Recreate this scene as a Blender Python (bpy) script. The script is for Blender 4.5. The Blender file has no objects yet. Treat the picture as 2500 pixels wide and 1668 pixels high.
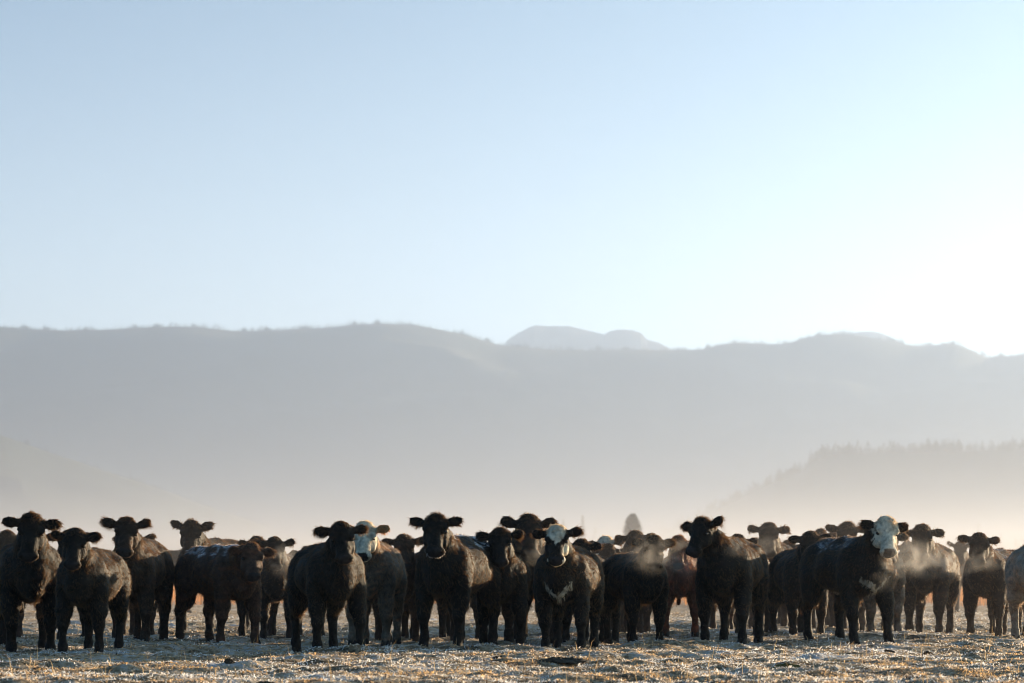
import bpy, math, random
import numpy as np
from mathutils import Vector

R = math.radians
SC = bpy.context.scene
COL = SC.collection

# ------------------------------------------------------------------ camera
FPX = 9375.0            # focal length in pixels of a 2500 px wide frame (135 mm)
CAM_H = 0.87
PITCH = math.atan(551.0 / FPX)
cam_d = bpy.data.cameras.new("camera")
cam = bpy.data.objects.new("camera", cam_d)
COL.objects.link(cam)
cam.location = (0, 0, CAM_H)
cam.rotation_euler = (math.pi / 2 + PITCH, 0, 0)
cam_d.lens = 135.0
cam_d.sensor_width = 36.0
cam_d.clip_start = 0.5
cam_d.clip_end = 60000
cam_d.dof.use_dof = True
cam_d.dof.focus_distance = 40.0
cam_d.dof.aperture_fstop = 4.0
SC.camera = cam

# ------------------------------------------------------------------ light
SUN_AZ = 47.0           # degrees to the right of the viewing direction
SUN_EL = 8.5
EXPOSURE = 2.15
STEAM = True
GLOW = 8.0
sdir = Vector((math.sin(R(SUN_AZ)) * math.cos(R(SUN_EL)), math.cos(R(SUN_AZ)) * math.cos(R(SUN_EL)), math.sin(R(SUN_EL))))
ld = bpy.data.lights.new("sun", 'SUN')
ld.energy = 5.0
ld.angle = R(0.5)
ld.color = (1.0, 0.77, 0.50)
sun = bpy.data.objects.new("sun", ld)
COL.objects.link(sun)
sun.rotation_euler = sdir.to_track_quat('Z', 'Y').to_euler()

world = bpy.data.worlds.new("World")
SC.world = world
world.use_nodes = True
nt = world.node_tree
for n in list(nt.nodes):
    nt.nodes.remove(n)
def N(tree, typ, **kw):
    n = tree.nodes.new(typ)
    for k, v in kw.items():
        setattr(n, k, v)
    return n
tc = N(nt, 'ShaderNodeTexCoord')
mp = N(nt, 'ShaderNodeMapping'); mp.vector_type = 'VECTOR'
mp.inputs['Scale'].default_value = (2.6, 1, 4.0)
nrm = N(nt, 'ShaderNodeVectorMath', operation='NORMALIZE')
sky = N(nt, 'ShaderNodeTexSky')
sky.sky_type = 'NISHITA'
sky.sun_disc = False
sky.sun_elevation = R(SUN_EL)
sky.sun_rotation = math.atan(2.6 * math.tan(R(SUN_AZ)))
sky.air_density = 1.0
sky.dust_density = 2.5
sky.ozone_density = 1.5
bg = N(nt, 'ShaderNodeBackground')
bg.inputs['Strength'].default_value = 0.074
wo = N(nt, 'ShaderNodeOutputWorld')
nt.links.new(tc.outputs['Generated'], mp.inputs['Vector'])
nt.links.new(mp.outputs[0], nrm.inputs[0])
nt.links.new(nrm.outputs[0], sky.inputs['Vector'])
tint = N(nt, 'ShaderNodeVectorMath', operation='MULTIPLY'); tint.inputs[1].default_value = (.61, .925, 1.04)
nt.links.new(sky.outputs[0], tint.inputs[0])
# bright band of hazy air low in the sky, strongest towards the sun
dv = N(nt, 'ShaderNodeVectorMath', operation='NORMALIZE'); nt.links.new(tc.outputs['Generated'], dv.inputs[0])
sp3 = N(nt, 'ShaderNodeSeparateXYZ'); nt.links.new(dv.outputs[0], sp3.inputs[0])
def mth(op, a, b=None, **k):
    n = N(nt, 'ShaderNodeMath', operation=op, **k)
    for i, v in enumerate((a, b)):
        if v is None: continue
        if isinstance(v, (int, float)): n.inputs[i].default_value = v
        else: nt.links.new(v, n.inputs[i])
    return n.outputs[0]
low = mth('POWER', mth('SUBTRACT', 1.0, mth('ABSOLUTE', sp3.outputs['Z'])), 17.0)
dp = N(nt, 'ShaderNodeVectorMath', operation='DOT_PRODUCT'); nt.links.new(dv.outputs[0], dp.inputs[0])
dp.inputs[1].default_value = (math.sin(R(SUN_AZ)), math.cos(R(SUN_AZ)), 0)
side = mth('POWER', mth('MAXIMUM', dp.outputs['Value'], 0.0), .3)
gl = mth('MULTIPLY', mth('MULTIPLY', low, side), GLOW)
gv = N(nt, 'ShaderNodeVectorMath', operation='SCALE'); gv.inputs[0].default_value = (1.0, .92, .80)
nt.links.new(gl, gv.inputs['Scale'])
sm = N(nt, 'ShaderNodeVectorMath', operation='ADD')
nt.links.new(tint.outputs[0], sm.inputs[0]); nt.links.new(gv.outputs[0], sm.inputs[1])
nt.links.new(sm.outputs[0], bg.inputs['Color'])
nt.links.new(bg.outputs[0], wo.inputs['Surface'])

vs = SC.view_settings
vs.view_transform = 'Standard'
vs.look = 'None'
vs.gamma = 1.0
vs.exposure = EXPOSURE
SC.render.engine = 'CYCLES'
cy = SC.cycles
cy.use_denoising = True
cy.filter_width = 1.0
cy.denoising_input_passes = 'RGB_ALBEDO_NORMAL'
cy.denoising_prefilter = 'ACCURATE'
try:
    cy.denoiser = 'OPENIMAGEDENOISE'
except Exception:
    pass
cy.max_bounces = 5
cy.diffuse_bounces = 2
cy.glossy_bounces = 2
cy.transmission_bounces = 3
cy.volume_bounces = 1
cy.transparent_max_bounces = 12
cy.caustics_reflective = False
cy.caustics_refractive = False
cy.volume_step_rate = 1.0
cy.volume_max_steps = 64
SC.cycles_curves.shape = 'RIBBONS'
SC.cycles_curves.subdivisions = 2

# ------------------------------------------------------------------ helpers
RIGHT = np.array([1.0, 0, 0])
FWD = np.array([0, math.cos(PITCH), math.sin(PITCH)])
UP = np.array([0, -math.sin(PITCH), math.cos(PITCH)])
CAM = np.array([0, 0, CAM_H])
def ray(px, py):
    return FWD + RIGHT * ((px - 1250.0) / FPX) + UP * ((834.0 - py) / FPX)
def at_dist(px, py, dist):
    r = ray(px, py)
    return CAM + r * (dist / r[1])
def ground_dist(py):
    r = ray(1250, py)
    return -CAM_H / r[2] * r[1]

def tag(o, label=None, cat=None, group=None, kind=None):
    if label: o['label'] = label
    if cat: o['category'] = cat
    if group: o['group'] = group
    if kind: o['kind'] = kind
    return o
def link(o, parent=None):
    COL.objects.link(o)
    if parent is not None:
        o.parent = parent
    return o
def mesh_obj(name, verts, faces, mat=None, parent=None, smooth=True, attrs=None):
    """verts (n,3) array, faces (m,k) int array with one k, or a list of tuples"""
    me = bpy.data.meshes.new(name)
    if isinstance(faces, np.ndarray):
        m, k = faces.shape
        me.vertices.add(len(verts)); me.vertices.foreach_set('co', np.ascontiguousarray(verts, dtype=np.float32).ravel())
        me.loops.add(m * k); me.loops.foreach_set('vertex_index', faces.astype(np.int32).ravel())
        me.polygons.add(m)
        me.polygons.foreach_set('loop_start', np.arange(0, m * k, k, dtype=np.int32))
        me.update(calc_edges=True)
    else:
        me.from_pydata([tuple(v) for v in verts], [], faces)
    me.polygons.foreach_set('use_smooth', [smooth] * len(me.polygons))
    if attrs:
        for an, arr in attrs.items():
            a = me.attributes.new(an, 'FLOAT_COLOR', 'POINT')
            c = np.ones((len(verts), 4), dtype=np.float32); c[:, :3] = arr
            a.data.foreach_set('color', c.ravel())
    if mat: me.materials.append(mat)
    me.validate()
    o = bpy.data.objects.new(name, me)
    return link(o, parent)

class SineNoise:
    def __init__(self, seed, waves):      # waves: list of (wavelength, amplitude, count, y_stretch)
        rg = np.random.default_rng(seed)
        self.t = []
        for wl, am, n, ys in waves:
            for _ in range(n):
                a = rg.uniform(0, 2 * math.pi)
                k = 2 * math.pi / (wl * rg.uniform(0.7, 1.4))
                self.t.append((k * math.cos(a), k * math.sin(a) * ys, rg.uniform(0, 6.28), am / math.sqrt(n)))
    def __call__(self, x, y):
        s = 0
        for kx, ky, ph, am in self.t:
            s = s + am * np.sin(kx * x + ky * y + ph)
        return s
terrain_noise = SineNoise(3, [(9.0, .020, 4, 1.0), (2.6, .024, 8, 1.3), (1.0, .019, 10, 1.2), (.45, .017, 16, 1.0), (.24, .007, 16, 1.0)])
def terrain(x, y):
    d = np.sqrt(x * x + y * y)
    fade = np.clip((260 - d) / 150, 0, 1)
    mound = .07 * np.exp(-((x - 4.3) / 1.5) ** 2 - ((y - 45.5) / 1.6) ** 2)
    return terrain_noise(x, y) * fade + mound

# ------------------------------------------------------------------ materials
def mat_new(name):
    m = bpy.data.materials.new(name)
    m.use_nodes = True
    t = m.node_tree
    for n in list(t.nodes): t.nodes.remove(n)
    return m, t, N(t, 'ShaderNodeOutputMaterial')
def mat_principled(name, col, rough=.6, spec=.4):
    m, t, out = mat_new(name)
    p = N(t, 'ShaderNodeBsdfPrincipled')
    p.inputs['Base Color'].default_value = (*col, 1)
    p.inputs['Roughness'].default_value = rough
    p.inputs['Specular IOR Level'].default_value = spec
    t.links.new(p.outputs[0], out.inputs['Surface'])
    return m, t, p
def mat_attr(name, attr, rough=.6, spec=.3, transl=0.0, tint=(1, 1, 1), noise=0.0, nscale=30, bump=0.0):
    m, t, p = mat_principled(name, (.5, .5, .5), rough, spec)
    out = [n for n in t.nodes if n.type == 'OUTPUT_MATERIAL'][0]
    a = N(t, 'ShaderNodeAttribute'); a.attribute_name = attr
    col = a.outputs['Color']
    tcn = N(t, 'ShaderNodeTexCoord')
    if noise > 0:
        nz = N(t, 'ShaderNodeTexNoise'); nz.inputs['Scale'].default_value = nscale; nz.inputs['Detail'].default_value = 4
        t.links.new(tcn.outputs['Object'], nz.inputs['Vector'])
        mr = N(t, 'ShaderNodeMapRange'); mr.inputs[1].default_value = .3; mr.inputs[2].default_value = .7
        mr.inputs[3].default_value = 1 - noise; mr.inputs[4].default_value = 1 + noise
        t.links.new(nz.outputs['Fac'], mr.inputs[0])
        mx = N(t, 'ShaderNodeVectorMath', operation='SCALE')
        t.links.new(col, mx.inputs[0]); t.links.new(mr.outputs[0], mx.inputs['Scale'])
        col = mx.outputs[0]
        if bump > 0:
            bp = N(t, 'ShaderNodeBump'); bp.inputs['Strength'].default_value = bump; bp.inputs['Distance'].default_value = .02
            t.links.new(nz.outputs['Fac'], bp.inputs['Height']); t.links.new(bp.outputs[0], p.inputs['Normal'])
    t.links.new(col, p.inputs['Base Color'])
    if transl > 0:
        tr = N(t, 'ShaderNodeBsdfTranslucent')
        ms = N(t, 'ShaderNodeMixShader'); ms.inputs[0].default_value = transl
        tm = N(t, 'ShaderNodeVectorMath', operation='MULTIPLY'); tm.inputs[1].default_value = tint
        t.links.new(col, tm.inputs[0]); t.links.new(tm.outputs[0], tr.inputs['Color'])
        t.links.new(p.outputs[0], ms.inputs[1]); t.links.new(tr.outputs[0], ms.inputs[2])
        t.links.new(ms.outputs[0], out.inputs['Surface'])
    return m
M_SKIN = mat_attr('coat_skin', 'coat', rough=.7, spec=.12, noise=.35, nscale=28, bump=.6)
def fur_material():
    m, t, out = mat_new('coat_fur')
    a = N(t, 'ShaderNodeAttribute'); a.attribute_name = 'coat'
    p = N(t, 'ShaderNodeBsdfPrincipled')
    p.inputs['Roughness'].default_value = .36
    p.inputs['Specular IOR Level'].default_value = .65
    p.inputs['Specular Tint'].default_value = (1.0, .74, .46, 1)
    t.links.new(a.outputs['Color'], p.inputs['Base Color'])
    tm = N(t, 'ShaderNodeVectorMath', operation='MULTIPLY_ADD')
    tm.inputs[1].default_value = (1.6, 1.3, 1.0); tm.inputs[2].default_value = (.25, .115, .034)
    t.links.new(a.outputs['Color'], tm.inputs[0])
    tr = N(t, 'ShaderNodeBsdfTranslucent'); t.links.new(tm.outputs[0], tr.inputs['Color'])
    ms = N(t, 'ShaderNodeMixShader'); ms.inputs[0].default_value = .28
    t.links.new(p.outputs[0], ms.inputs[1]); t.links.new(tr.outputs[0], ms.inputs[2])
    t.links.new(ms.outputs[0], out.inputs['Surface'])
    return m
M_FUR = fur_material()
M_EYE, _, _ = mat_principled('eye_black', (.008, .006, .005), .08, .6)
M_HOOF, _, _ = mat_principled('hoof_horn', (.035, .03, .026), .8, .1)
M_BLADE = mat_attr('grass_blades', 'tone', rough=.65, spec=.15, transl=.5, tint=(1.1, .98, .82))
M_TREE = mat_attr('conifer_needles', 'tone', rough=.8, spec=.1)

def ground_material():
    m, t, p = mat_principled('frosted_pasture', (.2, .15, .1), .9, .15)
    tcn = N(t, 'ShaderNodeTexCoord')
    n1 = N(t, 'ShaderNodeTexNoise'); n1.inputs['Scale'].default_value = .9; n1.inputs['Detail'].default_value = 6
    n2 = N(t, 'ShaderNodeTexNoise'); n2.inputs['Scale'].default_value = 14; n2.inputs['Detail'].default_value = 6
    for n in (n1, n2): t.links.new(tcn.outputs['Object'], n.inputs['Vector'])
    ad = N(t, 'ShaderNodeMath', operation='ADD'); t.links.new(n1.outputs['Fac'], ad.inputs[0]); t.links.new(n2.outputs['Fac'], ad.inputs[1])
    cr = N(t, 'ShaderNodeValToRGB')
    e = cr.color_ramp.elements
    e[0].position = .36; e[0].color = (.05, .035, .022, 1)
    e[1].position = .66; e[1].color = (.42, .43, .46, 1)
    x = e.new(.46); x.color = (.22, .15, .085, 1)
    x = e.new(.53); x.color = (.40, .31, .21, 1)
    hf = N(t, 'ShaderNodeMath', operation='MULTIPLY'); hf.inputs[1].default_value = .5
    t.links.new(ad.outputs[0], hf.inputs[0]); t.links.new(hf.outputs[0], cr.inputs[0])
    t.links.new(cr.outputs[0], p.inputs['Base Color'])
    bp = N(t, 'ShaderNodeBump'); bp.inputs['Strength'].default_value = 1; bp.inputs['Distance'].default_value = .08
    t.links.new(n2.outputs['Fac'], bp.inputs['Height']); t.links.new(bp.outputs[0], p.inputs['Normal'])
    return m
M_GROUND = ground_material()

def hill_material(name, dark, mid, lightc, scale):
    m, t, p = mat_principled(name, dark, .95, .05)
    tcn = N(t, 'ShaderNodeTexCoord')
    n1 = N(t, 'ShaderNodeTexNoise'); n1.inputs['Scale'].default_value = scale; n1.inputs['Detail'].default_value = 8
    n1.inputs['Roughness'].default_value = .65
    t.links.new(tcn.outputs['Object'], n1.inputs['Vector'])
    cr = N(t, 'ShaderNodeValToRGB'); e = cr.color_ramp.elements
    e[0].position = .45; e[0].color = (*dark, 1)
    e[1].position = .75; e[1].color = (*lightc, 1)
    x = e.new(.60); x.color = (*mid, 1)
    t.links.new(n1.outputs['Fac'], cr.inputs[0]); t.links.new(cr.outputs[0], p.inputs['Base Color'])
    return m
M_HILL = hill_material('forested_slope', (.028, .040, .030), (.040, .050, .036), (.085, .080, .055), .0016)
M_PEAK = hill_material('distant_rock', (.05, .05, .05), (.10, .09, .08), (.22, .2, .18), .001)

# ------------------------------------------------------------------ ground
def graded(lo, hi, step, far, grow):
    a = list(np.arange(lo, hi + 1e-6, step))
    s, v = step, hi
    while v < far:
        s *= grow; v += s; a.append(v)
    return a
ys = [-3000, -800, -200, -50, 0, 12, 20] + graded(26, 58, .07, 14000, 1.08)
xr = graded(0, 8.5, .07, 14000, 1.14)
xs = np.array([-v for v in xr[:0:-1]] + xr)
ys = np.array(ys)
X, Y = np.meshgrid(xs, ys, indexing='ij')
Z = terrain(X, Y)
nx, ny = X.shape
gi = np.arange(nx * ny).reshape(nx, ny)
gf = np.stack([gi[:-1, :-1], gi[1:, :-1], gi[1:, 1:], gi[:-1, 1:]], -1).reshape(-1, 4)
g = mesh_obj('ground', np.stack([X, Y, Z], -1).reshape(-1, 3), gf, M_GROUND)
tag(g, kind='structure')

# ------------------------------------------------------------------ hills and mountains
def ridge(name, pts, dist, depth, mat, seed, rough=1.25):
    px = np.array([p[0] for p in pts], float); py = np.array([p[1] for p in pts], float)
    span = np.linspace(px[0], px[-1], 1300)
    prof = np.interp(span, px, py)
    ker = np.hanning(7); ker /= ker.sum()
    prof = np.convolve(np.pad(prof, 3, mode='edge'), ker, mode='valid')
    W = (span - 1250) / FPX * dist
    H = CAM_H + (1385 - prof) / FPX * dist
    nz = SineNoise(seed, [(depth * .9, .10 * rough, 4, 1), (depth * .35, .06 * rough, 6, 1), (depth * .12, .02 * rough, 6, 1)])
    nd = 60
    V = []
    for j in range(nd + 1):
        s = j / nd                        # 0 front foot, .55 crest, 1 back foot
        yy = dist + (s - .55) * 2 * depth
        if s <= .55:
            f = (s / .55); fall = math.sin(f * math.pi / 2) ** 1.1
        else:
            f = (1 - s) / .45; fall = math.sin(f * math.pi / 2) ** 1.1
        damp = 4 * fall * (1 - fall)
        hh = H * fall * (1 - np.abs(nz(W, np.full_like(W, yy))) * damp) - 6 * (1 - fall)
        V.append(np.stack([W * (yy / dist if s <= .55 else 1), np.full_like(W, yy), hh], -1))
    V = np.array(V)
    n1, n2 = V.shape[:2]
    ii = np.arange(n1 * n2).reshape(n1, n2)
    F = np.stack([ii[:-1, :-1], ii[:-1, 1:], ii[1:, 1:], ii[1:, :-1]], -1).reshape(-1, 4)
    o = mesh_obj(name, V.reshape(-1, 3), F, mat)
    return tag(o, kind='structure'), (W, H)

MAIN = [(-4200, 850), (-3000, 815), (-2100, 838), (-1300, 806), (-700, 818), (-250, 802), (0, 800), (60, 806), (150, 810), (250, 809), (350, 804), (430, 800), (480, 801), (550, 809), (590, 812), (700, 807), (800, 802), (870, 796),
        (925, 793), (1000, 797), (1060, 806), (1120, 818), (1180, 835), (1220, 846), (1280, 851), (1350, 857), (1450, 859), (1550, 857), (1650, 860), (1720, 857),
        (1760, 845), (1810, 840), (1870, 844), (1930, 842), (1960, 828), (2020, 819), (2080, 821), (2120, 826), (2180, 837), (2220, 848), (2270, 850), (2310, 843),
        (2340, 845), (2380, 861), (2415, 879), (2440, 872), (2480, 872), (2520, 862), (2900, 840), (3500, 862), (4300, 835), (5200, 858), (6500, 850)]
FARP = [(1100, 1000), (1225, 850), (1240, 830), (1265, 814), (1290, 801), (1305, 795), (1340, 797), (1390, 797), (1430, 806), (1475, 817), (1490, 809),
        (1510, 805), (1545, 807), (1565, 813), (1580, 830), (1610, 838), (1645, 857), (1800, 880), (1980, 860), (2050, 822), (2070, 814), (2125, 810), (2150, 814), (2190, 831), (2230, 850), (2350, 900)]
MID = [(1100, 1330), (1300, 1180), (1500, 1090), (1650, 1050), (1800, 1022), (2000, 995), (2200, 965), (2400, 935), (2550, 920), (3000, 900), (4000, 890), (6000, 905)]
LEFTH = [(-3800, 985), (-2200, 960), (-1200, 990), (-500, 1005), (-100, 1045), (0, 1065), (60, 1085), (120, 1107), (200, 1132), (300, 1166), (400, 1197), (450, 1217), (520, 1242), (620, 1275), (750, 1330), (850, 1380)]
RIGHTH = [(1400, 1383), (1560, 1335), (1650, 1295), (1760, 1240), (1850, 1195), (1920, 1165), (1960, 1150), (1985, 1126), (2030, 1112), (2100, 1107), (2200, 1104), (2300, 1103), (2400, 1102), (2500, 1095), (2700, 1085), (3100, 1070), (4200, 1050), (5800, 1075)]
D_MAIN, D_FAR, D_MID, D_LEFT, D_RIGHT = 6500, 9500, 5900, 3500, 2700
_, MP = ridge('mountain_ridge', MAIN, D_MAIN, 1200, M_HILL, 11)
ridge('distant_peaks', FARP, D_FAR, 900, M_PEAK, 12)
ridge('middle_ridge', MID, D_MID, 600, M_HILL, 13)
_, LP = ridge('left_hill', LEFTH, D_LEFT, 600, M_HILL, 14)
_, RP = ridge('right_hill', RIGHTH, D_RIGHT, 360, M_HILL, 15)

# conifer crowns as leaf clumps round a trunk: returns verts, faces, tones
def conifer(rg, h, r, n, base=(0, 0, 0), narrow=1.0):
    t = rg.uniform(0.04, 1, n) ** .8
    rad = r * (1 - t) ** (.75 * narrow) * rg.uniform(.35, 1.08, n) + .02 * h * (1 - t)
    a = rg.uniform(0, 6.283, n)
    c = np.stack([np.cos(a) * rad, np.sin(a) * rad, t * h], -1)
    s = (h * .05 + r * .12) * rg.uniform(.6, 1.3, n) * (1.15 - .6 * t)
    out = np.stack([np.cos(a), np.sin(a), rg.uniform(-.9, -.2, n)], -1)
    side = np.stack([-np.sin(a), np.cos(a), rg.uniform(-.3, .3, n)], -1)
    v0 = c - out * s[:, None] * .5 - side * s[:, None] * .55
    v1 = c - out * s[:, None] * .5 + side * s[:, None] * .55
    v2 = c + out * s[:, None]
    v3 = c + np.stack([rg.normal(0, .2, n), rg.normal(0, .2, n), np.ones(n)], -1) * s[:, None] * .9
    V = np.stack([v0, v1, v2, v3], 1).reshape(-1, 3) + np.array(base)
    k = np.arange(n) * 4
    F = np.concatenate([np.stack([k, k + 1, k + 2], -1), np.stack([k, k + 3, k + 1], -1)])
    tone = np.repeat(rg.uniform(.6, 1.4, n), 4)[:, None] * np.array([.035, .045, .028])
    return V, F, tone
def forest(name, spots, seed, nper, hmin, hmax, wr=.2):
    rg = np.random.default_rng(seed)
    Vs, Fs, Ts, off = [], [], [], 0
    for (x, y, z) in spots:
        h = rg.uniform(hmin, hmax) * (1 + .5 * (rg.random() < .15))
        V, F, T = conifer(rg, h, h * rg.uniform(.8, 1.3) * wr, nper, (x, y, z - .06 * h))
        Vs.append(V); Fs.append(F + off); Ts.append(T); off += len(V)
    o = mesh_obj(name, np.concatenate(Vs), np.concatenate(Fs), M_TREE, smooth=False, attrs={'tone': np.concatenate(Ts)})
    return o
rg = np.random.default_rng(5)
def crest(prof, dist, px0, px1, n, jit):
    W, H = prof
    out = []
    for _ in range(n):
        q = rg.uniform(px0, px1)
        q += 14 * math.sin(q * .071) + 22 * math.sin(q * .023 + 1)      # loose clumps along the crest
        w = (q - 1250) / FPX * dist
        out.append((w, dist + rg.uniform(-jit, jit * .4), float(np.interp(w, W, H)) - rg.uniform(0, 3)))
    return out
tag(forest('ridge_forest', crest(MP, D_MAIN, -150, 2650, 3200, 40), 21, 36, 3.5, 8.5, .42), kind='stuff')
tag(forest('hill_forest', crest(RP, D_RIGHT, 1600, 2650, 1300, 60), 22, 50, 2.5, 7.0, .42), kind='stuff')
tag(forest('slope_forest', crest(LP, D_LEFT, -150, 700, 260, 40), 23, 24, 3, 6, .25), kind='stuff')
# faint wood on the valley floor
sp = []
for _ in range(170):
    px = rg.uniform(1380, 2500)
    d = rg.uniform(1500, 2100)
    sp.append(((px - 1250) / FPX * d, d, 0))
tag(forest('valley_wood', sp, 24, 40, 8, 16, .2), kind='stuff')

def single_tree(px, base_d, h, r, label, seed, n=900, narrow=1.0, group=None):
    rg2 = np.random.default_rng(seed)
    root = link(bpy.data.objects.new('conifer_tree', None))
    root.location = ((px - 1250) / FPX * base_d, base_d, 0)
    tag(root, label, 'tree', group)
    V, F, T = conifer(rg2, h, r, n, (0, 0, h * .06), narrow)
    mesh_obj('crown', V, F, M_TREE, root, smooth=False, attrs={'tone': T})
    a = np.linspace(0, 2 * math.pi, 9)[:-1]
    rings = []
    for z, rr in ((-.2, h * .03), (h * .25, h * .022), (h * .6, h * .012), (h * .97, h * .003)):
        rings.append(np.stack([np.cos(a) * rr, np.sin(a) * rr, np.full(8, z)], -1))
    TV = np.concatenate(rings)
    TF = np.array([(i * 8 + j, i * 8 + (j + 1) % 8, (i + 1) * 8 + (j + 1) % 8, (i + 1) * 8 + j) for i in range(3) for j in range(8)])
    mesh_obj('trunk', TV, TF, M_BARK, root)
M_BARK, _, _ = mat_principled('bark', (.06, .045, .035), .9, .1)
single_tree(1544, 400, 5.9, 1.25, 'lone dark conifer with a rounded top rising through the mist behind the herd', 31, 1500, .36)
for i, (px, d, h, r, lb) in enumerate([
        (1422, 1300, 17, 2.2, 'faint slim conifer in the mist between the bald-faced cow and the lone dark conifer'),
        (1375, 1400, 17, 2.0, 'faint pointed conifer in the mist above the right ear of the bald-faced cow'),
        (1725, 1900, 25, 2.6, 'faint tall conifer standing at the foot of the right hill in the mist'),
        (1682, 1500, 12, 2.0, 'very faint short conifer in the mist, above the red cow')]):
    single_tree(px, d, h, r, lb, 40 + i, 260, 1.0)

# ------------------------------------------------------------------ pasture grass
def blades(name, n, ylo, yhi, hlo, hhi, width, seed, tonef, lean=1.0, xm=1.55, density=None):
    rg = np.random.default_rng(seed)
    # even in picture space depth-wise: sample 1/y so that near ground is as full as far ground
    u = rg.random(n)
    y = 1 / (1 / ylo + u * (1 / yhi - 1 / ylo)) if density is None else ylo + (yhi - ylo) * u
    x = rg.uniform(-1, 1, n) * (y * 1250 / FPX * xm + .4)
    # clump
    cl = SineNoise(seed + 1, [(.5, .5, 6, 1), (.17, .5, 6, 1)])(x, y)
    keep = rg.random(n) < np.clip(.72 + .5 * cl, .15, 1)
    x, y, cl = x[keep], y[keep], cl[keep]
    n = len(x)
    z = terrain(x, y)
    h = (hlo + (hhi - hlo) * rg.random(n) ** 2) * np.clip(1 + .5 * cl, .4, 1.7)
    a = rg.uniform(0, 6.283, n)
    ln = rg.uniform(.25, 1.3, n) * lean
    dx, dy = np.cos(a) * ln, np.sin(a) * ln
    b = rg.uniform(0, 6.283, n)
    w = width * rg.uniform(.6, 1.4, n)
    sx, sy = np.cos(b) * w, np.sin(b) * w
    p0 = np.stack([x - sx, y - sy, z - .004], -1); p1 = np.stack([x + sx, y + sy, z - .004], -1)
    m0 = np.stack([x + dx * h * .4 - sx * .7, y + dy * h * .4 - sy * .7, z + h * np.clip(.75 - .12 * ln, .3, 1)], -1)
    m1 = np.stack([x + dx * h * .4 + sx * .7, y + dy * h * .4 + sy * .7, z + h * np.clip(.75 - .12 * ln, .3, 1)], -1)
    tp = np.stack([x + dx * h * 1.1, y + dy * h * 1.1, z + h * np.clip(1.1 - .35 * ln, .30, 1)], -1)
    V = np.stack([p0, p1, m1, m0, tp], 1).reshape(-1, 3)
    k = np.arange(n) * 5
    F = np.concatenate([np.stack([k, k + 1, k + 2], -1), np.stack([k, k + 2, k + 3], -1), np.stack([k + 3, k + 2, k + 4], -1)])
    T = np.repeat(tonef(rg, x, y), 5, axis=0)
    return tag(mesh_obj(name, V, F, M_BLADE, smooth=False, attrs={'tone': T}), kind='stuff')
frost_n = SineNoise(77, [(3.2, .6, 6, 1.2), (.8, .45, 6, 1.2), (.25, .3, 6, 1)])
def pasture_tone(rg, x, y):
    f = np.clip(.50 + .8 * frost_n(x, y) + rg.normal(0, .28, len(x)) + .02 * x, 0, 1)[:, None]
    straw = np.array([.74, .52, .28]) * rg.uniform(.45, 1.15, len(x))[:, None]
    frost = np.array([.80, .87, .97])
    t = straw * (1 - f) + frost * f
    mud = (rg.random(len(x)) < .10 + .6 * (frost_n(x + 31, y - 7) > .72))[:, None]
    green = (np.exp(-((x - 5.0) / 1.1) ** 2 - ((y - 35.6) / .5) ** 2) * rg.random(len(x)) > .35)[:, None]
    t = np.where(mud, np.array([.07, .05, .035]), t)
    return np.where(green, np.array([.16, .2, .08]), t)
blades('frosted_grass', 520000, 27.5, 75, .008, .030, .0048, 101, pasture_tone, lean=2.9)
blades('dry_grass_stems', 1100, 27.5, 60, .08, .19, .0022, 102, lambda rg, x, y: np.array([.5, .38, .22]) * rg.uniform(.6, 1.2, len(x))[:, None], lean=.5)
blades('tall_dry_grass', 26000, 88, 112, .35, .62, .007, 103, lambda rg, x, y: np.array([.58, .27, .10]) * rg.uniform(.5, 1.3, len(x))[:, None], lean=.25, density=1)

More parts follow.
